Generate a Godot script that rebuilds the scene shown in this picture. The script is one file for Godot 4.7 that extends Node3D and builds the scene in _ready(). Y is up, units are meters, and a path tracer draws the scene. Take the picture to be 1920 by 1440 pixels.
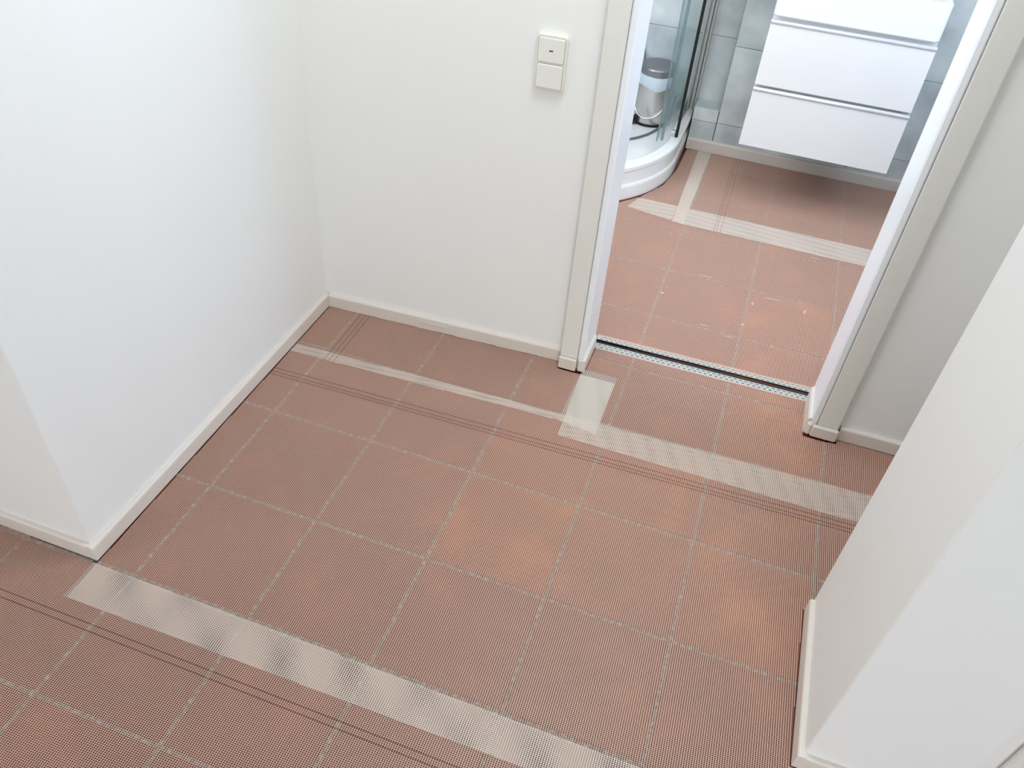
extends Node3D
# A white corridor with glass fibre mesh laid over terracotta tiles, and a bathroom seen through a door opening.
# x to the right, y up, z towards the viewer; metres. The floor tiles' faces lie at y = 0.

const TILE := 0.305
var M := {}          # materials
var taken := {}      # names in use at the top level
var rng := RandomNumberGenerator.new()

# ---------------------------------------------------------------- naming
func numbered(called: String) -> String:
	var n: int = taken.get(called, 0)
	taken[called] = n + 1
	return called if n == 0 else "%s_%03d" % [called, n]

func thing(called: String, label: String, category: String, at := Vector3.ZERO, turn := 0.0, group := "") -> Node3D:
	var o := Node3D.new()
	o.name = numbered(called)
	add_child(o)
	o.position = at
	o.rotation.y = turn
	o.set_meta("label", label)
	o.set_meta("category", category)
	if group != "":
		o.set_meta("group", group)
	return o

func shell(called: String, label: String, at := Vector3.ZERO) -> Node3D:
	var o := Node3D.new()
	o.name = called
	add_child(o)
	o.position = at
	o.set_meta("kind", "structure")
	o.set_meta("label", label)
	return o

func part(called: String, st: SurfaceTool, m: Material, parent: Node3D, label := "") -> MeshInstance3D:
	var o := MeshInstance3D.new()
	o.mesh = st.commit()
	o.material_override = m
	o.name = called
	parent.add_child(o, true)
	if label != "":
		o.set_meta("label", label)
	return o

func struct(called: String, st: SurfaceTool, m: Material, label: String) -> MeshInstance3D:
	var o := part(called, st, m, self, label)
	o.set_meta("kind", "structure")
	return o

# ---------------------------------------------------------------- shapes
func begin() -> SurfaceTool:
	var st := SurfaceTool.new()
	st.begin(Mesh.PRIMITIVE_TRIANGLES)
	return st

func tri(st: SurfaceTool, a: Vector3, b: Vector3, c: Vector3, na: Vector3, nb: Vector3, nc: Vector3) -> void:
	var face := (c - a).cross(b - a)
	if face.length_squared() < 1e-20:
		return
	if face.dot(na + nb + nc) < 0.0:
		var t := b
		b = c
		c = t
		t = nb
		nb = nc
		nc = t
	st.set_normal(na)
	st.add_vertex(a)
	st.set_normal(nb)
	st.add_vertex(b)
	st.set_normal(nc)
	st.add_vertex(c)

func quad(st: SurfaceTool, a: Vector3, b: Vector3, c: Vector3, d: Vector3, n: Vector3) -> void:
	tri(st, a, b, c, n, n, n)
	tri(st, a, c, d, n, n, n)

func quad_smooth(st: SurfaceTool, a: Vector3, b: Vector3, c: Vector3, d: Vector3, na: Vector3, nb: Vector3, nc: Vector3, nd: Vector3) -> void:
	tri(st, a, b, c, na, nb, nc)
	tri(st, a, c, d, na, nc, nd)

# a box with chamfered edges
func box(st: SurfaceTool, lo: Vector3, hi: Vector3, r := 0.0, x := Transform3D.IDENTITY) -> void:
	var mid := (lo + hi) * 0.5
	var h := (hi - lo) * 0.5
	r = minf(r, minf(h.x, minf(h.y, h.z)) * 0.98)
	var pt := func(s: Vector3, axis: int) -> Vector3:
		var v := Vector3(s.x * (h.x - r), s.y * (h.y - r), s.z * (h.z - r))
		v[axis] = s[axis] * h[axis]
		return x * (mid + v)
	var bs := x.basis
	for axis in 3:
		var b := (axis + 1) % 3
		var c := (axis + 2) % 3
		for s in [-1.0, 1.0]:
			var q := []
			for k in [[-1.0, -1.0], [1.0, -1.0], [1.0, 1.0], [-1.0, 1.0]]:
				var v := Vector3.ZERO
				v[axis] = s
				v[b] = k[0]
				v[c] = k[1]
				q.append(pt.call(v, axis))
			var n := Vector3.ZERO
			n[axis] = s
			quad(st, q[0], q[1], q[2], q[3], bs * n)
	if r <= 0.0:
		return
	for axis in 3:                                   # the edges that run along this axis
		var b := (axis + 1) % 3
		var c := (axis + 2) % 3
		for sb in [-1.0, 1.0]:
			for sc in [-1.0, 1.0]:
				var v := Vector3.ZERO
				v[b] = sb
				v[c] = sc
				var n := (bs * v).normalized()
				v[axis] = -1.0
				var w := v
				w[axis] = 1.0
				quad(st, pt.call(v, b), pt.call(w, b), pt.call(w, c), pt.call(v, c), n)
	for sx in [-1.0, 1.0]:
		for sy in [-1.0, 1.0]:
			for sz in [-1.0, 1.0]:
				var s := Vector3(sx, sy, sz)
				var n := (bs * s).normalized()
				tri(st, pt.call(s, 0), pt.call(s, 1), pt.call(s, 2), n, n, n)

# a closed outline (u, v) pushed along w
func extrude(st: SurfaceTool, outline: PackedVector2Array, o: Vector3, u: Vector3, v: Vector3, w: Vector3) -> void:
	var area := 0.0
	var n := outline.size()
	for i in n:
		area += outline[i].cross(outline[(i + 1) % n])
	var sgn := 1.0 if area > 0.0 else -1.0
	for i in n:
		var a := outline[i]
		var b := outline[(i + 1) % n]
		var d := (b - a)
		if d.length() < 1e-7:
			continue
		var out2 := Vector2(d.y, -d.x).normalized() * sgn
		var nn := (u * out2.x + v * out2.y).normalized()
		var pa := o + u * a.x + v * a.y
		var pb := o + u * b.x + v * b.y
		quad(st, pa, pb, pb + w, pa + w, nn)
	var ids := Geometry2D.triangulate_polygon(outline)
	var wn := w.normalized()
	for k in range(0, ids.size(), 3):
		var p := []
		for j in 3:
			var q := outline[ids[k + j]]
			p.append(o + u * q.x + v * q.y)
		tri(st, p[0], p[1], p[2], -wn, -wn, -wn)
		tri(st, p[0] + w, p[1] + w, p[2] + w, wn, wn, wn)

# a plan outline (x, z) raised from y0 to y1
func upright(st: SurfaceTool, plan: PackedVector2Array, y0: float, y1: float) -> void:
	extrude(st, plan, Vector3(0, y0, 0), Vector3.RIGHT, Vector3.BACK, Vector3(0, y1 - y0, 0))

# rings of an outline: outline.call(inset) gives [points (x, z), normals]; rings are (inset, y)
func loft(st: SurfaceTool, outline: Callable, rings: Array, closed: bool, fill_top := false) -> void:
	var prev := []
	for k in rings.size():
		var ring: Array = outline.call(rings[k].x)
		if k > 0:
			var dd: float = rings[k].x - rings[k - 1].x
			var dy: float = rings[k].y - rings[k - 1].y
			var pts: PackedVector2Array = ring[0]
			var nor: PackedVector2Array = ring[1]
			var old: PackedVector2Array = prev[0]
			var m := pts.size()
			for i in (m if closed else m - 1):
				var j := (i + 1) % m
				var ni := Vector3(nor[i].x * dy, dd, nor[i].y * dy).normalized()
				var nj := Vector3(nor[j].x * dy, dd, nor[j].y * dy).normalized()
				quad_smooth(st, Vector3(old[i].x, rings[k - 1].y, old[i].y), Vector3(old[j].x, rings[k - 1].y, old[j].y), Vector3(pts[j].x, rings[k].y, pts[j].y), Vector3(pts[i].x, rings[k].y, pts[i].y), ni, nj, nj, ni)
		prev = ring
	if fill_top:
		var y: float = rings[-1].y
		var pts: PackedVector2Array = prev[0]
		var ids := Geometry2D.triangulate_polygon(pts)
		for k in range(0, ids.size(), 3):
			tri(st, Vector3(pts[ids[k]].x, y, pts[ids[k]].y), Vector3(pts[ids[k + 1]].x, y, pts[ids[k + 1]].y), Vector3(pts[ids[k + 2]].x, y, pts[ids[k + 2]].y), Vector3.UP, Vector3.UP, Vector3.UP)

# a turned shape: profile of (radius, y)
func lathe(st: SurfaceTool, profile: Array, segs := 40, wave = null) -> void:
	for k in profile.size() - 1:
		var p: Vector2 = profile[k]
		var q: Vector2 = profile[k + 1]
		var d := q - p
		var n2 := Vector2(d.y, -d.x).normalized()
		for i in segs:
			var a0 := TAU * i / segs
			var a1 := TAU * (i + 1) / segs
			var v := []
			for e in [[p, a0], [p, a1], [q, a1], [q, a0]]:
				var r: float = e[0].x
				var y: float = e[0].y
				if wave != null:
					var s: Vector2 = wave.call(e[1], y)
					r += s.x
					y += s.y
				v.append(Vector3(cos(e[1]) * r, y, sin(e[1]) * r))
			var m0 := Vector3(cos(a0) * n2.x, n2.y, sin(a0) * n2.x)
			var m1 := Vector3(cos(a1) * n2.x, n2.y, sin(a1) * n2.x)
			quad_smooth(st, v[0], v[1], v[2], v[3], m0, m1, m1, m0)

# a round bar along a line of points
func tube(st: SurfaceTool, pts: Array, r: float, segs := 10) -> void:
	var rings := []
	for i in pts.size():
		var t: Vector3 = (pts[mini(i + 1, pts.size() - 1)] - pts[maxi(i - 1, 0)]).normalized()
		var side := t.cross(Vector3.UP)
		if side.length() < 0.05:
			side = t.cross(Vector3.RIGHT)
		side = side.normalized()
		var up := side.cross(t).normalized()
		var ring := []
		for k in segs:
			var a := TAU * k / segs
			ring.append(side * cos(a) + up * sin(a))
		rings.append(ring)
	for i in pts.size() - 1:
		for k in segs:
			var j := (k + 1) % segs
			quad_smooth(st, pts[i] + rings[i][k] * r, pts[i] + rings[i][j] * r, pts[i + 1] + rings[i + 1][j] * r, pts[i + 1] + rings[i + 1][k] * r, rings[i][k], rings[i][j], rings[i + 1][j], rings[i + 1][k])
	for e in [0, pts.size() - 1]:
		var n: Vector3 = (pts[0] - pts[1]).normalized() if e == 0 else (pts[-1] - pts[-2]).normalized()
		for k in segs:
			tri(st, pts[e], pts[e] + rings[e][k] * r, pts[e] + rings[e][(k + 1) % segs] * r, n, n, n)

# a skirting with a rounded top, its foot along a to b (floor points), standing out towards n
func skirting(st: SurfaceTool, a: Vector2, b: Vector2, n: Vector2, h: float, t: float, y0 := 0.004) -> void:
	var d := b - a
	var prof := PackedVector2Array([Vector2(-0.004, y0), Vector2(t, y0), Vector2(t, h - 0.007), Vector2(t - 0.001, h - 0.003), Vector2(t - 0.003, h - 0.001), Vector2(t - 0.006, h), Vector2(-0.004, h + 0.001)])
	extrude(st, prof, Vector3(a.x, 0, a.y), Vector3(n.x, 0, n.y), Vector3.UP, Vector3(d.x, 0, d.y))

# ---------------------------------------------------------------- materials
func paint(c: Color, rough: float, metal := 0.0) -> StandardMaterial3D:
	var m := StandardMaterial3D.new()
	m.albedo_color = c
	m.roughness = rough
	m.metallic = metal
	return m

func noise_tex(seed_: int, freq: float, ramp: Gradient, octaves := 4) -> NoiseTexture2D:
	var f := FastNoiseLite.new()
	f.seed = seed_
	f.frequency = freq
	f.fractal_octaves = octaves
	f.noise_type = FastNoiseLite.TYPE_SIMPLEX_SMOOTH
	var t := NoiseTexture2D.new()
	t.width = 512
	t.height = 512
	t.seamless = true
	t.noise = f
	t.color_ramp = ramp
	return t

func ramp(stops: Array) -> Gradient:
	var g := Gradient.new()
	var off := PackedFloat32Array()
	var col := PackedColorArray()
	for s in stops:
		off.append(s[0])
		col.append(s[1])
	g.offsets = off
	g.colors = col
	return g

func bumps(seed_: int, freq: float) -> NoiseTexture2D:
	var t := noise_tex(seed_, freq, null)
	t.as_normal_map = true
	t.bump_strength = 2.0
	return t

func triplanar(m: StandardMaterial3D, per_metre: float) -> StandardMaterial3D:
	m.uv1_triplanar = true
	m.uv1_world_triplanar = true
	m.uv1_scale = Vector3.ONE * per_metre
	return m

func make_materials() -> void:
	var plaster := bumps(3, 0.03)
	M.wall = triplanar(paint(Color(0.925, 0.925, 0.915), 0.55), 2.2)
	M.wall.normal_enabled = true
	M.wall.normal_texture = plaster
	M.wall.normal_scale = 0.12
	M.ceiling = paint(Color(0.93, 0.93, 0.92), 0.8)
	M.trim = paint(Color(0.86, 0.825, 0.79), 0.4)
	M.frame = paint(Color(0.885, 0.88, 0.855), 0.38)
	M.jamb_lit = paint(Color(0.93, 0.94, 0.955), 0.35)  # jamb paint, whitened and cooled to carry part of the light on it
	M.cream = paint(Color(0.90, 0.885, 0.835), 0.35)
	M.rocker = paint(Color(0.90, 0.895, 0.87), 0.3)
	M.shade_gap = paint(Color(0.62, 0.60, 0.54), 0.6)
	M.dark = paint(Color(0.10, 0.07, 0.08), 0.4)
	M.grout = triplanar(paint(Color.WHITE, 0.85), 6.0)
	M.grout.albedo_texture = noise_tex(21, 0.02, ramp([[0.0, Color(0.20, 0.22, 0.21)], [0.45, Color(0.34, 0.37, 0.36)], [0.7, Color(0.46, 0.49, 0.48)], [1.0, Color(0.66, 0.68, 0.67)]]))
	M.tiles = []
	var clay := noise_tex(8, 0.006, ramp([[0.0, Color(0.66, 0.36, 0.26)], [0.4, Color(0.72, 0.42, 0.31)], [0.58, Color(0.75, 0.47, 0.34)], [0.8, Color(0.88, 0.62, 0.40)], [1.0, Color(0.95, 0.70, 0.42)]]), 5)
	var clay_bump := bumps(9, 0.02)
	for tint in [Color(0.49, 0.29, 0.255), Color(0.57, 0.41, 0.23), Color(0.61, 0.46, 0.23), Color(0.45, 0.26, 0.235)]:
		var m := triplanar(paint(tint, 0.42), 1.3)
		m.albedo_texture = clay
		m.normal_enabled = true
		m.normal_texture = clay_bump
		m.normal_scale = 0.15
		M.tiles.append(m)
	M.yarn = paint(Color(0.945, 0.79, 0.705, 0.66), 0.5)                    # open glass fibre: what lies beneath shows through
	M.yarn.transparency = BaseMaterial3D.TRANSPARENCY_ALPHA
	M.glued = paint(Color(0.95, 0.92, 0.875, 0.73), 0.5)                   # edges stiff with white adhesive
	M.glued.transparency = BaseMaterial3D.TRANSPARENCY_ALPHA
	M.marker = paint(Color(0.46, 0.32, 0.31), 0.6)
	M.alu = paint(Color(0.70, 0.715, 0.705), 0.5)
	M.alu_dark = paint(Color(0.30, 0.29, 0.27), 0.4, 0.7)
	M.mortar = paint(Color(0.47, 0.46, 0.43), 0.9)
	M.cavity = paint(Color(0.06, 0.055, 0.05), 0.9)
	M.stone = []
	var conc := noise_tex(31, 0.007, ramp([[0.0, Color(0.68, 0.71, 0.72)], [0.4, Color(0.79, 0.82, 0.83)], [0.65, Color(0.84, 0.87, 0.875)], [1.0, Color(0.92, 0.94, 0.94)]]), 6)
	for tint in [Color(0.97, 0.98, 0.99), Color(0.93, 0.94, 0.94), Color(1.0, 1.0, 1.0)]:
		var m := triplanar(paint(tint, 0.5), 0.9)
		m.albedo_texture = conc
		M.stone.append(m)
	M.joint = paint(Color(0.40, 0.42, 0.42), 0.8)
	M.ceramic = paint(Color(0.91, 0.91, 0.90), 0.12)
	M.acrylic = paint(Color(0.95, 0.95, 0.95), 0.2)
	M.lacquer = paint(Color(0.90, 0.90, 0.90), 0.22)
	M.gap = paint(Color(0.45, 0.47, 0.50), 0.5)
	M.lip = paint(Color(0.80, 0.81, 0.83), 0.25, 0.35)
	M.glass = paint(Color(0.66, 0.82, 0.80, 0.14), 0.03)
	M.glass.transparency = BaseMaterial3D.TRANSPARENCY_ALPHA
	M.glass_edge = paint(Color(0.50, 0.57, 0.59, 0.55), 0.2)
	M.glass_edge.transparency = BaseMaterial3D.TRANSPARENCY_ALPHA
	M.seal = paint(Color(0.015, 0.02, 0.02), 0.5)
	M.chrome = paint(Color(0.80, 0.80, 0.80), 0.16, 1.0)
	M.steel = paint(Color(0.80, 0.785, 0.765), 0.22, 0.9)
	M.lid = paint(Color(0.58, 0.585, 0.59), 0.35, 0.8)
	M.black = paint(Color(0.03, 0.03, 0.035), 0.45)
	M.liner = paint(Color(0.86, 0.91, 0.95), 0.35)
	M.liner.backlight_enabled = true
	M.liner.backlight = Color(0.5, 0.55, 0.6)
	M.hose = paint(Color(0.45, 0.49, 0.53), 0.3, 0.5)
	M.smear = paint(Color(0.78, 0.74, 0.69), 0.8)

# ---------------------------------------------------------------- floor
func floor_tiles(parent: Node3D) -> void:
	# rectangles (x0, x1, z0, z1) of the corridor, the door opening and the bathroom
	var rects := [[-1.6, 2.0, 0.60, 4.6], [-0.105, 1.52, -0.545, 0.60], [1.52, 2.0, -0.545, 0.10], [1.52, 2.0, 0.48, 0.60], [0.765, 1.475, -0.688, -0.545], [-0.115, 2.1, -2.29, -0.702]]
	var g := begin()
	for r in rects:
		box(g, Vector3(r[0], -0.03, r[2]), Vector3(r[1], -0.0025, r[3]))
	part("grout_bed", g, M.grout, parent, "pale grey grout between the floor tiles")
	var half := 0.0050
	var meshes := {}
	for j in range(-16, 9):
		for i in range(-6, 8):
			for r in rects:
				var x0 := maxf(i * TILE + half, r[0])
				var x1 := minf((i + 1) * TILE - half, r[1])
				var z0 := maxf(-(j + 1) * TILE + half, r[2])
				var z1 := minf(-j * TILE - half, r[3])
				if x1 - x0 < 0.006 or z1 - z0 < 0.006:
					continue
				var key := "%d,%d" % [roundi((x1 - x0) * 2000), roundi((z1 - z0) * 2000)]
				if not meshes.has(key):
					var st := begin()
					box(st, Vector3(-(x1 - x0) / 2, -0.012, -(z1 - z0) / 2), Vector3((x1 - x0) / 2, 0.0, (z1 - z0) / 2), 0.0012)
					meshes[key] = st.commit()
				var o := MeshInstance3D.new()
				o.mesh = meshes[key]
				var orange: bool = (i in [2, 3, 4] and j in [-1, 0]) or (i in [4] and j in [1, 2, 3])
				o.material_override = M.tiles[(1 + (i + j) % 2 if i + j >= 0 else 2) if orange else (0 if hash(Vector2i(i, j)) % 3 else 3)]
				o.name = "floor_tile"
				o.position = Vector3((x0 + x1) / 2, 0, (z0 + z1) / 2)
				parent.add_child(o, true)

# ---------------------------------------------------------------- mesh sheets
# plan: outline (x, z); yarns at pitch (px along x for the lengthwise, pz for the crosswise), turned by a; wx, wz their widths
func mesh_sheet(label: String, plan: PackedVector2Array, a: float, pitch: Vector2, width: Vector2, y: float, markers: Array, markers_across := true, band := PackedVector2Array()) -> void:
	var lo := plan[0]
	var hi := plan[0]
	for p in plan:
		lo = lo.min(p)
		hi = hi.max(p)
	var mid := (lo + hi) * 0.5
	var t := thing("reinforcement_mesh", label, "mesh", Vector3(mid.x, 0, mid.y), 0, "glass fibre mesh sheets on the floor")
	var st := begin()
	var glued := begin()
	var mk := begin()
	var reach := (hi - lo).length() * 0.5 + 0.02
	var along := [Vector2(sin(a), cos(a)), Vector2(cos(a), -sin(a))]     # lengthwise (about z), crosswise (about x)
	for w in 2:
		var d: Vector2 = along[w]
		var s := Vector2(d.y, -d.x) if w == 0 else Vector2(-d.y, d.x)
		var step := pitch.x if w == 0 else pitch.y
		var half := (width.x if w == 0 else width.y) * 0.5
		var y0 := y if w == 0 else y + 0.00045
		var y1 := y0 + 0.0006
		var k := -int(reach / step)
		while k * step < reach:
			var c := mid + s * (k * step)
			var dark := false
			if (w == 1) == markers_across:
				for mkz in markers:
					var here := c.y if markers_across else c.x
					if absf(here - mkz) < step * 0.5:
						dark = true
			var pieces := []
			for seg in Geometry2D.intersect_polyline_with_polygon(PackedVector2Array([c - d * reach, c + d * reach]), plan):
				if band.is_empty() or dark:
					pieces.append([seg, mk if dark else st])
					continue
				for e in Geometry2D.clip_polyline_with_polygon(seg, band):
					pieces.append([e, st])
				for e in Geometry2D.intersect_polyline_with_polygon(seg, band):
					pieces.append([e, glued])
			for piece in pieces:
				var seg: PackedVector2Array = piece[0]
				var tool: SurfaceTool = piece[1]
				var p0: Vector2 = seg[0] - mid
				var p1: Vector2 = seg[seg.size() - 1] - mid
				var q := s * half * (0.92 if tool == glued else 1.0)
				var A0 := Vector3(p0.x - q.x, y0, p0.y - q.y)
				var B0 := Vector3(p0.x + q.x, y0, p0.y + q.y)
				var C0 := Vector3(p1.x + q.x, y0, p1.y + q.y)
				var D0 := Vector3(p1.x - q.x, y0, p1.y - q.y)
				var up := Vector3(0, y1 - y0, 0)
				var in2 := Vector3(q.x, 0, q.y) * 0.35
				var sn := Vector3(s.x, 0, s.y)
				quad(tool, A0 + up + in2, B0 + up - in2, C0 + up - in2, D0 + up + in2, Vector3.UP)
				quad(tool, A0, A0 + up + in2, D0 + up + in2, D0, (Vector3.UP - sn).normalized())
				quad(tool, B0, B0 + up - in2, C0 + up - in2, C0, (Vector3.UP + sn).normalized())
			k += 1
	var grid := part("yarn_grid", st, M.yarn, t)
	grid.set_meta("kind", "stuff")
	if not band.is_empty():
		part("glued_edge", glued, M.glued, t, "white glued edge where two sheets overlap").set_meta("kind", "stuff")
	if markers.size() > 0:
		var m := part("marker_thread", mk, M.marker, t, "dark marker threads woven along the edge of the sheet")
		m.set_meta("kind", "stuff")

# ---------------------------------------------------------------- perforated trim
func edge_trim(label: String, a: Vector2, b: Vector2, inward: float, lip_h: float) -> void:
	# flange from the lip line a-b towards inward (in z); slots in two staggered rows
	var t := thing("edge_trim", label, "edge trim", Vector3(a.x, 0, a.y), -atan2(b.y - a.y, b.x - a.x), "perforated edge trims across the doorway")
	var length := a.distance_to(b)
	var y0 := 0.0005
	var y1 := 0.0017
	var st := begin()
	var w := 0.030
	var rails := [[0.0, 0.006], [0.0108, 0.0172], [0.0225, w]]
	for r in rails:
		box(st, Vector3(0, y0, minf(r[0] * inward, r[1] * inward)), Vector3(length, y1, maxf(r[0] * inward, r[1] * inward)))
	for row in 2:
		var z0: float = rails[row][1] * inward
		var z1: float = rails[row + 1][0] * inward
		var x := 0.004 + 0.0085 * row
		box(st, Vector3(0, y0, minf(z0, z1)), Vector3(x, y1, maxf(z0, z1)))
		while x < length:
			var xe := minf(x + 0.0085, length)
			box(st, Vector3(x, y0, minf(z0, z1)), Vector3(xe, y1, maxf(z0, z1)))
			x += 0.017
	part("perforated_flange", st, M.alu, t)
	st = begin()
	box(st, Vector3(0, 0.0001, minf(0.0, w * inward)), Vector3(length, 0.0004, maxf(0.0, w * inward)))
	part("mortar_bed", st, M.mortar, t)
	var lip := begin()
	box(lip, Vector3(0, 0.0, -0.001), Vector3(length, lip_h, 0.001))
	part("lip", lip, M.alu_dark, t)

# ---------------------------------------------------------------- bathroom pieces
func tray_outline(d: float) -> Array:
	var c := Vector2(0.24, -2.035)
	var r := 0.545 - d
	var pts := PackedVector2Array()
	var nor := PackedVector2Array()
	pts.append(Vector2(c.x + r, -2.383))
	nor.append(Vector2.RIGHT)
	var n := 36
	for i in n + 1:
		var a := PI / 2 * i / n
		pts.append(c + Vector2(cos(a), sin(a)) * r)
		nor.append(Vector2(cos(a), sin(a)))
	pts.append(Vector2(-0.113, c.y + r))
	nor.append(Vector2.DOWN)
	return [pts, nor]

func make_tray() -> void:
	var t := thing("shower_tray", "white quarter-round shower tray standing in the bathroom corner", "shower tray", Vector3(0.24, 0, -2.035))
	var off := Transform3D(Basis.IDENTITY, -t.position)
	var st := begin()
	loft(st, tray_outline, [Vector2(0.001, 0.001), Vector2(0.0, 0.055), Vector2(0.002, 0.062), Vector2(0.010, 0.066), Vector2(0.010, 0.116), Vector2(0.014, 0.121), Vector2(0.03, 0.122)], false)
	part("apron", st, M.acrylic, t).transform = off
	st = begin()
	loft(st, tray_outline, [Vector2(0.022, 0.126), Vector2(0.003, 0.126), Vector2(0.0, 0.130), Vector2(0.0, 0.144), Vector2(0.003, 0.149), Vector2(0.009, 0.152), Vector2(0.044, 0.152), Vector2(0.048, 0.150), Vector2(0.051, 0.146), Vector2(0.058, 0.112), Vector2(0.064, 0.104), Vector2(0.074, 0.100)], false)
	var rim: PackedVector2Array = tray_outline(0.074)[0]
	rim.append(Vector2(-0.113, -2.383))
	var ids := Geometry2D.triangulate_polygon(rim)
	for k in range(0, ids.size(), 3):
		tri(st, Vector3(rim[ids[k]].x, 0.1, rim[ids[k]].y), Vector3(rim[ids[k + 1]].x, 0.1, rim[ids[k + 1]].y), Vector3(rim[ids[k + 2]].x, 0.1, rim[ids[k + 2]].y), Vector3.UP, Vector3.UP, Vector3.UP)
	part("basin", st, M.acrylic, t).transform = off

func make_enclosure() -> void:
	var at := Vector3(0.765, 0.152, -2.2)
	var t := thing("shower_enclosure", "glass shower enclosure with a black seal and its curved door pushed open", "shower screen", at)
	var off := Transform3D(Basis.IDENTITY, -at)
	var y0 := 0.160
	var y1 := 1.95
	var st := begin()
	box(st, Vector3(0.762, y0, -2.360), Vector3(0.768, y1, -2.032))
	part("fixed_panel", st, M.glass, t).transform = off
	st = begin()
	box(st, Vector3(0.757, 0.1535, -2.034), Vector3(0.769, y1, -2.022), 0.002)
	part("seal_strip", st, M.seal, t, "black magnetic seal").transform = off
	st = begin()
	box(st, Vector3(0.757, 0.1535, -2.383), Vector3(0.775, y1, -2.360), 0.003)
	box(st, Vector3(0.779, 0.1535, -2.383), Vector3(0.789, y1, -2.350), 0.003)
	part("wall_profile", st, M.alu, t, "pale aluminium wall profile").transform = off
	st = begin()                                                          # a low rail under the panel
	box(st, Vector3(0.758, 0.1525, -2.36), Vector3(0.772, 0.162, -2.036), 0.002)
	part("bottom_rail", st, M.acrylic, t).transform = off
	st = begin()
	box(st, Vector3(0.735, 0.1525, -2.056), Vector3(0.757, 0.174, -2.030), 0.003)
	part("corner_bracket", st, M.lip, t).transform = off
	var path := PackedVector2Array()                                      # the curved door, slid behind the panel
	for i in 15:
		var k := i / 14.0
		path.append(Vector2(0.695 + 0.045 * sin(k * PI / 2), -1.92 - 0.41 * k))
	st = begin()
	var plan := PackedVector2Array()
	for p in path:
		plan.append(p + Vector2(0.003, 0))
	for i in path.size():
		plan.append(path[path.size() - 1 - i] - Vector2(0.003, 0))
	upright(st, plan, 0.168, y1)
	part("curved_door", st, M.glass, t).transform = off
	st = begin()
	box(st, Vector3(0.6925, 0.165, -1.924), Vector3(0.6985, y1, -1.916), 0.001)
	part("door_edge", st, M.glass_edge, t, "grey-blue glass edge").transform = off
	st = begin()
	box(st, Vector3(0.706, 0.153, -1.985), Vector3(0.716, y1, -1.958), 0.003)
	part("door_profile", st, M.glass_edge, t, "grey-blue door profile").transform = off

func make_bin() -> void:
	var at := Vector3(0.600, 0.1005, -2.272)
	var t := thing("pedal_bin", "small chrome pedal bin with a dark lid standing in the shower tray", "bin", at)
	var st := begin()
	lathe(st, [Vector2(0.0, 0.010), Vector2(0.080, 0.010), Vector2(0.081, 0.014), Vector2(0.081, 0.222), Vector2(0.079, 0.226)])
	part("body", st, M.steel, t)
	st = begin()
	lathe(st, [Vector2(0.0, 0.0), Vector2(0.082, 0.0), Vector2(0.083, 0.003), Vector2(0.083, 0.010), Vector2(0.080, 0.012)])
	part("base_ring", st, M.black, t)
	st = begin()
	lathe(st, [Vector2(0.082, 0.226), Vector2(0.084, 0.228), Vector2(0.084, 0.252), Vector2(0.081, 0.258), Vector2(0.074, 0.261), Vector2(0.06, 0.263), Vector2(0.0, 0.264)])
	part("lid", st, M.lid, t, "dull grey steel lid")
	st = begin()                                                          # the bail handle hanging down the front
	var pts := []
	for i in 25:
		var a := -PI * 0.04 + PI * 1.08 * i / 24
		var x := cos(a)
		var drop := 0.165 - 0.125 * sin(clampf(a, 0, PI))
		var ang := PI * 0.55 - x * 1.15
		pts.append(Vector3(cos(ang) * 0.0865, drop, sin(ang) * 0.0865))
	tube(st, pts, 0.003)
	part("handle", st, M.chrome, t)
	st = begin()
	var turn := Transform3D(Basis(Vector3.UP, -2.35), Vector3.ZERO)
	box(st, Vector3(0.078, 0.006, -0.022), Vector3(0.112, 0.026, 0.022), 0.006, turn)
	box(st, Vector3(0.070, 0.022, -0.016), Vector3(0.096, 0.036, 0.016), 0.005, turn)
	part("pedal", st, M.black, t, "black plastic pedal")
	var bag := thing("bin_liner", "white plastic bag folded over the rim of the pedal bin", "bin bag", at)
	st = begin()
	var wave := func(a: float, y: float) -> Vector2:
		var k := clampf((0.236 - y) / 0.06, 0.0, 1.0)
		return Vector2(0.004 * sin(a * 9.0 + y * 60.0) * k + 0.0025 * sin(a * 23.0) * k + 0.002 * k, (0.010 * sin(a * 3.0 + 0.8) + 0.004 * sin(a * 8.0)) * k)
	lathe(st, [Vector2(0.0815, 0.2262), Vector2(0.088, 0.226), Vector2(0.091, 0.214), Vector2(0.092, 0.203), Vector2(0.0925, 0.191), Vector2(0.091, 0.180)], 96, wave)
	part("hanging_hem", st, M.liner, bag)

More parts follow.
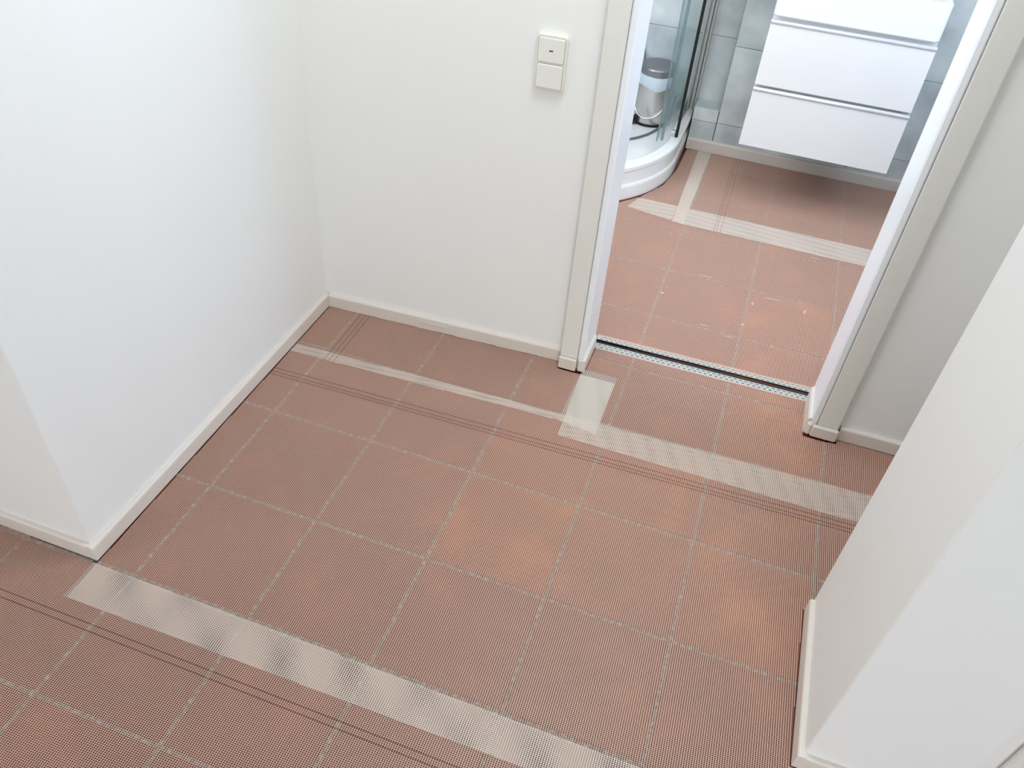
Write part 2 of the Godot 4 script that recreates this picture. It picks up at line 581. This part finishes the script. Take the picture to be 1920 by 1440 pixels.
func make_vanity() -> void:
	var x0 := 1.032
	var x1 := 1.604
	var zf := -1.82
	var zb := -2.283
	var t := thing("vanity_unit", "white wall-hung vanity unit with two wide drawers under a washbasin", "vanity", Vector3((x0 + x1) / 2, 0.27, (zf + zb) / 2))
	var off := Transform3D(Basis.IDENTITY, -t.position)
	var st := begin()
	box(st, Vector3(x0 + 0.002, 0.272, zb), Vector3(x1 - 0.002, 0.757, zf - 0.022), 0.002)
	part("body", st, M.lacquer, t).transform = off
	for d in [[0.268, 0.502], [0.511, 0.748]]:
		st = begin()
		box(st, Vector3(x0, d[0], zf - 0.019), Vector3(x1, d[1] - 0.012, zf), 0.0015)
		var front := part("drawer", st, M.lacquer, t)
		front.transform = off
		st = begin()                                                      # a rounded grip along the top edge
		var prof := PackedVector2Array()
		for k in 9:
			var a := -0.5 + (PI * 0.5 + 0.9) * k / 8
			prof.append(Vector2(zf - 0.004 + 0.009 * cos(a), d[1] - 0.009 + 0.009 * sin(a)))
		prof.append(Vector2(zf - 0.016, d[1] - 0.004))
		prof.append(Vector2(zf - 0.016, d[1] - 0.012))
		extrude(st, prof, Vector3(x0, 0, 0), Vector3.BACK, Vector3.UP, Vector3(x1 - x0, 0, 0))
		part("grip_rail", st, M.lip, front, "satin grip rail along the top of the drawer")
	var b := thing("washbasin", "white ceramic washbasin lying on top of the vanity unit", "washbasin", Vector3((x0 + x1) / 2, 0.758, (zf + zb) / 2))
	off = Transform3D(Basis.IDENTITY, -b.position)
	var outline := func(d: float) -> Array:
		var pts := PackedVector2Array()
		var nor := PackedVector2Array()
		var r := maxf(0.022 - d * 0.3, 0.006)
		for c in [[x1 - d - r, zf - d - r, 0.0], [x0 + d + r, zf - d - r, PI / 2], [x0 + d + r, zb + d + r, PI], [x1 - d - r, zb + d + r, PI * 1.5]]:
			for k in 7:
				var a: float = c[2] + PI / 2 * k / 6
				pts.append(Vector2(c[0] + cos(a) * r, c[1] + sin(a) * r))
				nor.append(Vector2(cos(a), sin(a)))
		return [pts, nor]
	st = begin()
	loft(st, outline, [Vector2(0.02, 0.759), Vector2(0.004, 0.759), Vector2(0.0, 0.764), Vector2(0.0, 0.882), Vector2(0.003, 0.886), Vector2(0.009, 0.887), Vector2(0.014, 0.885), Vector2(0.018, 0.878), Vector2(0.03, 0.81), Vector2(0.06, 0.79)], true, true)
	part("bowl", st, M.ceramic, b).transform = off

func bathroom_tiles(parent: Node3D, x_cuts: Array, y_cuts: Array, z: float, thick: float, start: int) -> void:
	var k := start
	for yi in y_cuts.size() - 1:
		for xi in x_cuts.size() - 1:
			var st := begin()
			box(st, Vector3(x_cuts[xi] + 0.001, y_cuts[yi] + 0.001, z - thick), Vector3(x_cuts[xi + 1] - 0.001, y_cuts[yi + 1] - 0.001, z), 0.0008)
			part("wall_tile", st, M.stone[k % 3], parent)
			k += 1

# ---------------------------------------------------------------- the scene
func _ready() -> void:
	rng.seed = 7
	# camera
	var cam := Camera3D.new()
	cam.name = "camera"
	cam.fov = 51.01
	cam.near = 0.02
	var right := Vector3(0.941, 0.065, -0.331)
	var up := Vector3(-0.267, 0.744, -0.613)
	var fwd := Vector3(-0.206, -0.665, -0.717)
	cam.transform = Transform3D(Basis(right, up, -fwd).orthonormalized(), Vector3(1.101, 1.641, 1.388))
	add_child(cam)
	cam.current = true
	# environment
	var env := Environment.new()
	var sky := Sky.new()
	sky.sky_material = ProceduralSkyMaterial.new()
	env.background_mode = Environment.BG_SKY
	env.sky = sky
	env.tonemap_mode = Environment.TONE_MAPPER_LINEAR
	env.tonemap_exposure = 1.015
	env.sdfgi_enabled = true
	env.ssao_enabled = true
	env.ssil_enabled = true
	var we := WorldEnvironment.new()
	we.name = "environment"
	we.environment = env
	add_child(we)
	make_materials()
	# inferred windows, plus windows and ceiling lamps added out of view as fill
	daylight("added_window_1", "unseen window behind the viewer, added as fill light", Vector3(2.3, 1.45, 4.59), Vector2(1.8, 1.5), 0.0, Color(0.973, 0.998, 1.000), 2.66)  # added as general fill from behind, no known window
	daylight("window_2", "daylit window at the far right-hand end of the corridor", Vector3(8.29, 1.30, 3.80), Vector2(0.36, 1.8), PI / 2, Color(0.684, 0.826, 1.000), 10.80)
	daylight("added_window_3", "unseen window at the left of the viewer, added as fill light", Vector3(-1.59, 1.5, 2.1), Vector2(1.2, 1.4), -PI / 2, Color(0.985, 1.000, 0.995), 0.89)  # added fill from the left for the shaded wall end
	daylight("window_4", "small bathroom window at the left behind the corridor wall", Vector3(-0.105, 1.45, -1.08), Vector2(0.6, 0.8), -PI / 2, Color(0.967, 0.974, 1.000), 3.45)
	daylight("added_window_5", "unseen bathroom window at the right, added to light the left jamb", Vector3(2.09, 1.35, -1.25), Vector2(0.7, 1.0), PI / 2, Color(0.812, 0.897, 1.000), 1.60)  # added for the bluish light on the left jamb and left wall
	added_ceiling_light("unseen flat ceiling lamp added to light the bathroom", Vector3(1.15, 2.515, -1.2), Vector2(1.2, 0.5), Color(1.000, 0.990, 0.949), 1.35)  # added lamp, a made-up source for the bathroom
	added_ceiling_light("unseen flat ceiling lamp added to even out the corridor light", Vector3(0.85, 2.515, 0.0), Vector2(0.6, 0.6), Color(0.955, 0.984, 1.000), 5.55)  # added lamp that spreads light evenly over the corridor walls

	# ---- the room
	var fl := shell("floor", "floor of square terracotta tiles with pale grout")
	floor_tiles(fl)
	var st := begin()
	box(st, Vector3(-1.8, 2.55, -0.62), Vector3(8.5, 2.65, 4.8))
	box(st, Vector3(-0.3, 2.55, -2.6), Vector3(2.4, 2.65, -0.62))
	struct("ceiling", st, M.ceiling, "white ceiling")
	st = begin()                                                          # under everything that the tiles leave open
	box(st, Vector3(-1.8, -0.08, -2.6), Vector3(8.5, -0.031, 4.8))
	part("screed", st, M.cavity, fl)
	st = begin()
	box(st, Vector3(2.0, -0.03, 0.485), Vector3(8.3, 0.0, 4.6))
	part("corridor_slab", st, M.tiles[0], fl)
	st = begin()
	box(st, Vector3(-1.6, 0, -0.69), Vector3(-0.112, 2.55, 0.593), 0.003)
	struct("wall_left", st, M.wall, "white block of wall at the left with a corner towards the viewer")
	st = begin()
	upright(st, PackedVector2Array([Vector2(-0.112, -0.514), Vector2(0.699, -0.554), Vector2(0.757, -0.556), Vector2(0.757, -0.69), Vector2(-0.112, -0.69)]), 0, 2.55)
	upright(st, PackedVector2Array([Vector2(1.484, -0.54), Vector2(2.0, -0.54), Vector2(2.0, -0.69), Vector2(1.484, -0.69)]), 0, 2.55)
	box(st, Vector3(0.757, 2.06, -0.69), Vector3(1.484, 2.55, -0.55))
	struct("wall_back", st, M.wall, "white corridor wall with the doorway to the bathroom")
	st = begin()
	box(st, Vector3(1.518, 0, 0.095), Vector3(2.6, 2.55, 0.485), 0.003)
	struct("wall_right", st, M.wall, "white end of wall at the right, close to the viewer")
	st = begin()
	box(st, Vector3(2.0, 0, -0.69), Vector3(2.1, 2.55, 0.095))
	struct("wall_alcove", st, M.wall, "white wall closing the niche at the right")
	st = begin()                                                          # unseen walls that close the corridor
	box(st, Vector3(-1.7, 0, 0.593), Vector3(-1.6, 2.55, 1.5))
	box(st, Vector3(-1.7, 0, 2.7), Vector3(-1.6, 2.55, 4.7))
	box(st, Vector3(-1.7, 0, 1.5), Vector3(-1.6, 0.8, 2.7))
	box(st, Vector3(-1.7, 2.2, 1.5), Vector3(-1.6, 2.55, 2.7))
	box(st, Vector3(-1.6, 0, 4.6), Vector3(1.4, 2.55, 4.7))
	box(st, Vector3(3.2, 0, 4.6), Vector3(8.4, 2.55, 4.7))
	box(st, Vector3(1.4, 0, 4.6), Vector3(3.2, 0.70, 4.7))
	box(st, Vector3(1.4, 2.2, 4.6), Vector3(3.2, 2.55, 4.7))
	struct("wall_front", st, M.wall, "white walls with added windows behind the viewer")
	st = begin()
	box(st, Vector3(2.6, 0, 0.385), Vector3(8.4, 2.55, 0.485))
	box(st, Vector3(8.3, 0, 0.485), Vector3(8.4, 2.55, 3.62))
	box(st, Vector3(8.3, 0, 3.98), Vector3(8.4, 2.55, 4.6))
	box(st, Vector3(8.3, 0, 3.62), Vector3(8.4, 0.40, 3.98))
	box(st, Vector3(8.3, 2.20, 3.62), Vector3(8.4, 2.55, 3.98))
	struct("wall_far_right", st, M.wall, "white walls at the right-hand end of the corridor")

	# ---- skirtings
	st = begin()
	skirting(st, Vector2(-0.112, -0.511), Vector2(-0.112, 0.605), Vector2(1, 0), 0.050, 0.012)
	struct("baseboard_left", st, M.trim, "low off-white skirting along the left wall")
	st = begin()
	skirting(st, Vector2(-1.6, 0.593), Vector2(-0.116, 0.593), Vector2(0, 1), 0.050, 0.012)
	struct("baseboard_left_end", st, M.trim, "low off-white skirting round the corner of the left wall")
	st = begin()
	skirting(st, Vector2(-0.100, -0.514), Vector2(0.6975, -0.554), Vector2(0.05, 1).normalized(), 0.050, 0.0125)
	struct("baseboard_back", st, M.trim, "low off-white skirting on the back wall beside the doorway")
	st = begin()                                                          # a flake of paint lifting off it
	extrude(st, PackedVector2Array([Vector2(0.0, 0.030), Vector2(0.03, 0.034), Vector2(0.08, 0.0335), Vector2(0.095, 0.031), Vector2(0.05, 0.0275)]), Vector3(0.222, 0, -0.5175), Vector3(1, 0, -0.05).normalized(), Vector3.UP, Vector3(0, 0.0, 0.0022))
	part("paint_flake", st, M.trim, get_node("baseboard_back"))
	st = begin()
	skirting(st, Vector2(1.553, -0.54), Vector2(2.0, -0.54), Vector2(0, 1), 0.052, 0.013, 0.006)
	struct("baseboard_niche", st, M.trim, "low off-white skirting right of the doorway")
	st = begin()
	skirting(st, Vector2(1.518, 0.105), Vector2(1.518, 0.497), Vector2(-1, 0), 0.050, 0.012)
	skirting(st, Vector2(1.522, 0.485), Vector2(1.80, 0.485), Vector2(0, 1), 0.050, 0.012)
	struct("baseboard_right", st, M.trim, "low off-white skirting round the right-hand wall end")

	# ---- the doorway
	var door := shell("door_1", "painted door frame of the bathroom, without a door leaf", Vector3(1.12, 0, -0.6))
	var off := Transform3D(Basis.IDENTITY, -door.position)
	st = begin()
	box(st, Vector3(0.699, 0.004, -0.554), Vector3(0.7542, 2.10, -0.520), 0.003)
	part("casing", st, M.frame, door).transform = off
	st = begin()
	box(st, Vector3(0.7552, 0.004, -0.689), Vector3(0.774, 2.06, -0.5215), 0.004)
	part("jamb", st, M.jamb_lit, door).transform = off
	st = begin()
	box(st, Vector3(1.4868, 0.004, -0.552), Vector3(1.546, 2.10, -0.520), 0.003)
	part("casing", st, M.frame, door).transform = off
	st = begin()
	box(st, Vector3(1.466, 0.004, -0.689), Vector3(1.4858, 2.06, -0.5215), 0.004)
	part("jamb", st, M.jamb_lit, door).transform = off
	st = begin()
	box(st, Vector3(0.699, 2.045, -0.552), Vector3(1.546, 2.10, -0.5205), 0.004)
	part("head_casing", st, M.frame, door).transform = off
	for side in 2:                                                        # the skirting goes on round the feet of the frame
		st = begin()
		if side == 0:
			box(st, Vector3(0.698, 0.004, -0.5195), Vector3(0.7555, 0.050, -0.508), 0.004)
			extrude(st, PackedVector2Array([Vector2(0.0, 0.003), Vector2(0.009, 0.003), Vector2(0.0085, 0.045), Vector2(0.006, 0.050), Vector2(0.0, 0.051)]), Vector3(0.774, 0, -0.518), Vector3.RIGHT, Vector3.UP, Vector3(0, 0, -0.142))
			box(st, Vector3(0.7585, 0.004, -0.522), Vector3(0.781, 0.052, -0.5155), 0.004)
		else:
			box(st, Vector3(1.474, 0.005, -0.5195), Vector3(1.551, 0.052, -0.507), 0.006)
			extrude(st, PackedVector2Array([Vector2(0.0, 0.003), Vector2(0.010, 0.003), Vector2(0.0095, 0.055), Vector2(0.006, 0.062), Vector2(0.0, 0.064)]), Vector3(1.466, 0, -0.522), Vector3.LEFT, Vector3.UP, Vector3(0, 0, -0.15))
			box(st, Vector3(1.459, 0.005, -0.530), Vector3(1.478, 0.053, -0.511), 0.007)
		part("foot_skirting", st, M.trim, door).transform = off
	st = begin()                                                          # the frame of another doorway, at the right edge
	box(st, Vector3(1.806, 0.0, 0.486), Vector3(1.874, 2.1, 0.500), 0.004)
	box(st, Vector3(1.838, 0.0, 0.5), Vector3(1.874, 2.1, 0.508), 0.003)
	struct("trim_1", st, M.frame, "beige door casing at the lower right edge")

	# ---- bathroom shell
	var bw := shell("wall_bathroom_back", "bathroom back wall of grey concrete-look tiles with a boxed-out part", Vector3(1.0, 0, -2.3))
	off = Transform3D(Basis.IDENTITY, -bw.position)
	st = begin()
	box(st, Vector3(-0.215, 0, -2.5), Vector3(2.1, 2.55, -2.393))
	box(st, Vector3(0.906, 0, -2.393), Vector3(2.1, 2.55, -2.2935))
	box(st, Vector3(0.791, 0, -2.393), Vector3(0.906, 0.195, -2.2935))
	part("joint_bed", st, M.joint, bw).transform = off
	var holder := bw
	var cells := begin()
	var before := bw.get_child_count()
	bathroom_tiles(holder, [0.905, 1.505, 2.1], [0.0, 0.1445, 0.487, 0.83, 1.173, 1.516, 1.859, 2.202, 2.55], -2.285, 0.0085, 0)
	bathroom_tiles(holder, [0.790, 0.903], [0.0, 0.1405, 0.200], -2.285, 0.0085, 1)
	bathroom_tiles(holder, [-0.115, 0.46, 0.905], [0.1, 0.487, 0.83, 1.173, 1.516, 1.859, 2.202, 2.55], -2.385, 0.008, 2)
	for k in range(before, bw.get_child_count()):
		bw.get_child(k).transform = off
	st = begin()                                                          # the ledge on the low box
	box(st, Vector3(0.791, 0.1955, -2.384), Vector3(0.9045, 0.200, -2.2938))
	part("ledge_tile", st, M.stone[1], bw).transform = off
	st = begin()
	skirting(st, Vector2(0.791, -2.2845), Vector2(2.1, -2.2845), Vector2(0, 1), 0.056, 0.013)
	struct("baseboard_bathroom", st, M.trim, "off-white skirting under the grey bathroom tiles")
	st = begin()
	box(st, Vector3(-0.215, 0, -2.393), Vector3(-0.115, 2.55, -1.38))
	box(st, Vector3(-0.215, 0, -0.78), Vector3(-0.115, 2.55, -0.69))
	box(st, Vector3(-0.215, 0, -1.38), Vector3(-0.115, 1.05, -0.78))
	box(st, Vector3(-0.215, 1.85, -1.38), Vector3(-0.115, 2.55, -0.78))
	struct("wall_bathroom_left", st, M.stone[0], "grey bathroom wall at the shower")
	st = begin()
	box(st, Vector3(2.1, 0, -2.5), Vector3(2.2, 2.55, -1.60))
	box(st, Vector3(2.1, 0, -0.90), Vector3(2.2, 2.55, -0.69))
	box(st, Vector3(2.1, 0, -1.60), Vector3(2.2, 0.85, -0.90))
	box(st, Vector3(2.1, 1.85, -1.60), Vector3(2.2, 2.55, -0.90))
	struct("wall_bathroom_right", st, M.stone[0], "grey bathroom wall at the right")

	# ---- things
	make_tray()
	make_enclosure()
	make_bin()
	make_vanity()
	make_switch()
	st = begin()
	var hp := []
	for p in [Vector3(0.47, 0.1055, -1.985), Vector3(0.56, 0.1055, -2.018), Vector3(0.612, 0.1055, -2.08), Vector3(0.642, 0.1055, -2.14), Vector3(0.663, 0.1055, -2.20), Vector3(0.690, 0.1055, -2.25), Vector3(0.690, 0.112, -2.29), Vector3(0.69, 0.2, -2.36)]:
		hp.append(p)
	tube(st, smooth_path(hp), 0.005)
	var hose := part("shower_hose", st, M.hose, self, "thin grey shower hose lying in a curve in front of the pedal bin")
	hose.set_meta("category", "hose")
	st = begin()
	tube(st, [Vector3(0.548, 0.104, -2.372), Vector3(0.510, 0.372, -2.362), Vector3(0.470, 0.46, -2.36)], 0.006)
	var rod := part("chrome_rod", st, M.chrome, self, "thin chrome rod leaning on the shower wall behind the pedal bin")
	rod.set_meta("category", "rod")

	# ---- the sheets of mesh and the trims at the threshold
	var P := func(a: Array) -> PackedVector2Array:
		var r := PackedVector2Array()
		for k in range(0, a.size(), 2):
			r.append(Vector2(a[k], a[k + 1]))
		return r
	mesh_sheet("large sheet of pale glass fibre mesh covering the middle of the corridor floor", P.call([-0.097, 0.709, -0.097, -0.288, 0.77, -0.312, 1.70, -0.340, 1.70, 0.102, 1.503, 0.104, 1.503, 0.690]), 0.030, Vector2(0.00497, 0.0040), Vector2(0.0018, 0.00095), 0.0020, [-0.158, -0.170, -0.186])
	mesh_sheet("sheet of glass fibre mesh along the bottom of the photo, nearest the viewer", P.call([-1.55, 0.6065, -0.108, 0.6065, -0.108, 0.612, 1.503, 0.612, 1.503, 0.4985, 1.80, 0.4985, 1.80, 2.4, -1.55, 2.4]), 0.003, Vector2(0.00510, 0.0040), Vector2(0.0017, 0.0011), 0.0032, [0.746, 0.760], true, P.call([-0.106, 0.60, 1.503, 0.60, 1.503, 0.690, -0.106, 0.710]))
	mesh_sheet("narrow sheet of glass fibre mesh in the corner under the light switch", P.call([-0.097, -0.502, 0.69, -0.540, 0.700, -0.505, 0.885, -0.505, 0.887, -0.268, 0.77, -0.284, -0.097, -0.248]), 0.012, Vector2(0.0051, 0.0050), Vector2(0.0014, 0.0015), 0.0032, [0.02, 0.034, 0.046], false, P.call([-0.1, -0.287, 0.77, -0.312, 0.774, -0.60, 0.9, -0.60, 0.9, -0.222, -0.1, -0.222]))
	mesh_sheet("sheet of glass fibre mesh in front of the bathroom doorway", P.call([0.787, -0.222, 1.72, -0.225, 1.72, -0.525, 1.556, -0.525, 1.555, -0.505, 1.458, -0.505, 1.4545, -0.6725, 0.7855, -0.6585, 0.785, -0.53, 0.775, -0.505]), -0.008, Vector2(0.0054, 0.0050), Vector2(0.0015, 0.0015), 0.0044, [], true, P.call([0.774, -0.532, 0.887, -0.534, 0.889, -0.321, 1.75, -0.342, 1.75, -0.20, 0.774, -0.20]))
	mesh_sheet("sheet of glass fibre mesh just inside the bathroom doorway", P.call([0.10, -0.712, 0.77, -0.7175, 1.46, -0.7285, 2.0, -0.735, 2.0, -1.70, 0.692, -1.708, 0.60, -1.595, 0.45, -1.478, 0.10, -1.47]), 0.0, Vector2(0.0052, 0.0042), Vector2(0.0020, 0.0009), 0.0020, [])
	mesh_sheet("narrow sheet of glass fibre mesh beside the shower tray", P.call([0.666, -1.609, 0.908, -1.568, 0.912, -2.268, 0.80, -2.268, 0.795, -2.03, 0.768, -1.86, 0.707, -1.735]), -0.01, Vector2(0.0052, 0.0048), Vector2(0.0016, 0.0016), 0.0032, [], true, P.call([0.6, -1.702, 0.858, -1.704, 0.858, -1.5, 0.6, -1.5]))
	mesh_sheet("sheet of glass fibre mesh on the floor beneath the vanity unit", P.call([0.862, -1.567, 2.0, -1.560, 2.0, -2.268, 0.852, -2.268]), 0.012, Vector2(0.0051, 0.0048), Vector2(0.0016, 0.0016), 0.0044, [1.027, 1.040, 1.052], false, P.call([0.93, -1.706, 2.1, -1.698, 2.1, -1.5, 0.8, -1.5, 0.8, -2.3, 0.914, -2.3, 0.912, -1.706]))
	edge_trim("perforated aluminium edge trim on the corridor side of the doorway", Vector2(0.777, -0.6855), Vector2(1.460, -0.6990), 1.0, 0.006)
	edge_trim("perforated aluminium edge trim on the bathroom side of the doorway", Vector2(0.775, -0.7000), Vector2(1.480, -0.7150), -1.0, 0.004)
	crumbs()

func smooth_path(p: Array) -> Array:
	var c := Curve3D.new()
	for i in p.size():
		var t: Vector3 = (p[mini(i + 1, p.size() - 1)] - p[maxi(i - 1, 0)]) * 0.16
		c.add_point(p[i], -t, t)
	return Array(c.tessellate(4, 3))

func make_switch() -> void:
	var t := thing("light_switch", "cream double rocker light switch on the white wall beside the doorway", "light switch", Vector3(0.573, 0.851, -0.5475), atan(0.0494))
	var st := begin()
	slab(st, Rect2(-0.0395, 0.0, 0.079, 0.138), 0.0105, [Vector2(0, 0.0), Vector2(0, 0.008), Vector2(0.001, 0.0105), Vector2(0.0032, 0.012)])
	part("housing", st, M.cream, t)
	for k in 2:
		var y0 := 0.0075 + 0.0635 * k
		st = begin()
		slab(st, Rect2(-0.0338, y0 - 0.0008, 0.0676, 0.0608), 0.0058, [Vector2(0, 0.0105), Vector2(0, 0.0122)])
		part("rocker_gap", st, M.shade_gap, t)
		st = begin()
		slab(st, Rect2(-0.0328, y0, 0.0656, 0.0592), 0.005, [Vector2(0, 0.011), Vector2(0, 0.0135), Vector2(0.0008, 0.0146), Vector2(0.0025, 0.0152)])
		var r := part("rocker", st, M.rocker, t)
		if k == 1:
			st = begin()
			box(st, Vector3(-0.005, y0 + 0.0275, 0.0145), Vector3(0.005, y0 + 0.0305, 0.0156), 0.0003)
			part("indicator_window", st, M.dark, r, "small dark red indicator window")

# a plate with round corners, facing z; rings are (inset, z)
func slab(st: SurfaceTool, rect: Rect2, radius: float, rings: Array) -> void:
	var prev := PackedVector2Array()
	for k in rings.size():
		var d: float = rings[k].x
		var pts := PackedVector2Array()
		var rr := maxf(radius - d, 0.0005)
		var lo := rect.position + Vector2(d + rr, d + rr)
		var hi := rect.end - Vector2(d + rr, d + rr)
		for c in [[hi.x, hi.y, 0.0], [lo.x, hi.y, PI / 2], [lo.x, lo.y, PI], [hi.x, lo.y, PI * 1.5]]:
			for i in 7:
				var a: float = c[2] + PI / 2 * i / 6
				pts.append(Vector2(c[0] + cos(a) * rr, c[1] + sin(a) * rr))
		if k > 0:
			var n := pts.size()
			for i in n:
				var j := (i + 1) % n
				var A := Vector3(prev[i].x, prev[i].y, rings[k - 1].y)
				var B := Vector3(prev[j].x, prev[j].y, rings[k - 1].y)
				var C := Vector3(pts[j].x, pts[j].y, rings[k].y)
				var D := Vector3(pts[i].x, pts[i].y, rings[k].y)
				var e := prev[j] - prev[i]
				var n2 := Vector2(e.y, -e.x).normalized()
				var dz: float = rings[k].y - rings[k - 1].y
				var dd: float = rings[k].x - rings[k - 1].x
				quad(st, A, B, C, D, Vector3(n2.x * dz, n2.y * dz, dd).normalized())
		prev = pts
	var z: float = rings[-1].y
	var ids := Geometry2D.triangulate_polygon(prev)
	for k in range(0, ids.size(), 3):
		tri(st, Vector3(prev[ids[k]].x, prev[ids[k]].y, z), Vector3(prev[ids[k + 1]].x, prev[ids[k + 1]].y, z), Vector3(prev[ids[k + 2]].x, prev[ids[k + 2]].y, z), Vector3.BACK, Vector3.BACK, Vector3.BACK)

func crumbs() -> void:
	# smears and crumbs of white filler on the bathroom floor
	var t := thing("filler_crumbs", "white crumbs and smears of filler scattered on the bathroom floor", "debris", Vector3(1.2, 0, -1.1))
	t.set_meta("kind", "stuff")
	var st := begin()
	for s in [[1.305, -1.19, 0.085, 0.005, -0.07], [1.24, -1.13, 0.012, 0.03, 0.0], [1.222, -0.99, 0.012, 0.022, 0.1], [0.925, -1.06, 0.012, 0.028, 0.2], [1.10, -0.93, 0.05, 0.004, -0.1], [1.19, -0.90, 0.05, 0.004, -0.1], [1.42, -1.16, 0.010, 0.05, 0.0], [1.33, -0.905, 0.02, 0.004, 0.1], [1.05, -1.235, 0.06, 0.004, -0.05], [1.43, -1.545, 0.05, 0.005, 0.0]]:
		var pts := PackedVector2Array()
		for k in 10:
			var a := TAU * k / 10
			var q := Vector2(cos(a) * s[2] * 0.42, sin(a) * s[3] * 0.32) * rng.randf_range(0.7, 1.1)
			pts.append(Vector2(s[0] - 1.2, s[1] + 1.1) + q.rotated(s[4]))
		upright(st, pts, 0.0, 0.0011)
	for k in 18:
		var c := Vector2(rng.randf_range(0.83, 1.5) - 1.2, rng.randf_range(-1.5, -0.8) + 1.1)
		var pts := PackedVector2Array()
		var r := rng.randf_range(0.001, 0.0022)
		for i in 6:
			pts.append(c + Vector2.from_angle(TAU * i / 6) * r * rng.randf_range(0.7, 1.2))
		upright(st, pts, 0.0, 0.0011)
	part("crumb", st, M.smear, t).set_meta("kind", "stuff")

func daylight(called: String, label: String, at: Vector3, size: Vector2, turn: float, c: Color, energy: float) -> void:
	var w := shell(called, label, at)
	w.rotation.y = turn                                                    # faces its own -z... the pane lies behind the light
	var st := begin()
	box(st, Vector3(-size.x / 2, -size.y / 2, 0.02), Vector3(size.x / 2, size.y / 2, 0.026))
	var pane := paint(Color(0.85, 0.9, 0.95), 0.4)
	pane.emission_enabled = true
	pane.emission = c
	pane.emission_energy_multiplier = 0.7
	part("pane", st, pane, w)
	st = begin()
	for s in [-1.0, 1.0]:
		box(st, Vector3(s * size.x / 2 - 0.02, -size.y / 2 - 0.02, 0.012), Vector3(s * size.x / 2 + 0.02, size.y / 2 + 0.02, 0.05), 0.003)
		box(st, Vector3(-size.x / 2, s * size.y / 2 - 0.02, 0.012), Vector3(size.x / 2, s * size.y / 2 + 0.02, 0.05), 0.003)
	part("window_frame", st, M.frame, w)
	var l := AreaLight3D.new()
	l.name = "daylight"
	l.area_size = size * 0.98
	l.area_normalize_energy = false
	l.light_color = c
	l.light_energy = energy
	l.shadow_enabled = true
	l.area_range = 14.0
	l.area_attenuation = 2.0
	l.position = Vector3(0, 0, 0.0)
	w.add_child(l)

func added_ceiling_light(label: String, at: Vector3, size: Vector2, c: Color, energy: float) -> void:
	var t := thing("added_ceiling_light", label, "lamp", at)
	var st := begin()
	box(st, Vector3(-size.x / 2, 0.0, -size.y / 2), Vector3(size.x / 2, 0.03, size.y / 2), 0.004)
	part("housing", st, M.frame, t)
	st = begin()
	box(st, Vector3(-size.x / 2 + 0.01, -0.004, -size.y / 2 + 0.01), Vector3(size.x / 2 - 0.01, 0.0, size.y / 2 - 0.01))
	var g := paint(Color(0.95, 0.95, 0.95), 0.5)
	g.emission_enabled = true
	g.emission = c
	g.emission_energy_multiplier = 0.8
	part("diffuser", st, g, t)
	var l := AreaLight3D.new()
	l.name = "fill_light"
	l.area_size = size * 0.96
	l.area_normalize_energy = false
	l.light_color = c
	l.light_energy = energy
	l.shadow_enabled = true
	l.area_range = 10.0
	l.area_attenuation = 2.0
	l.position = Vector3(0, -0.01, 0)
	l.rotation.x = -PI / 2
	t.add_child(l)
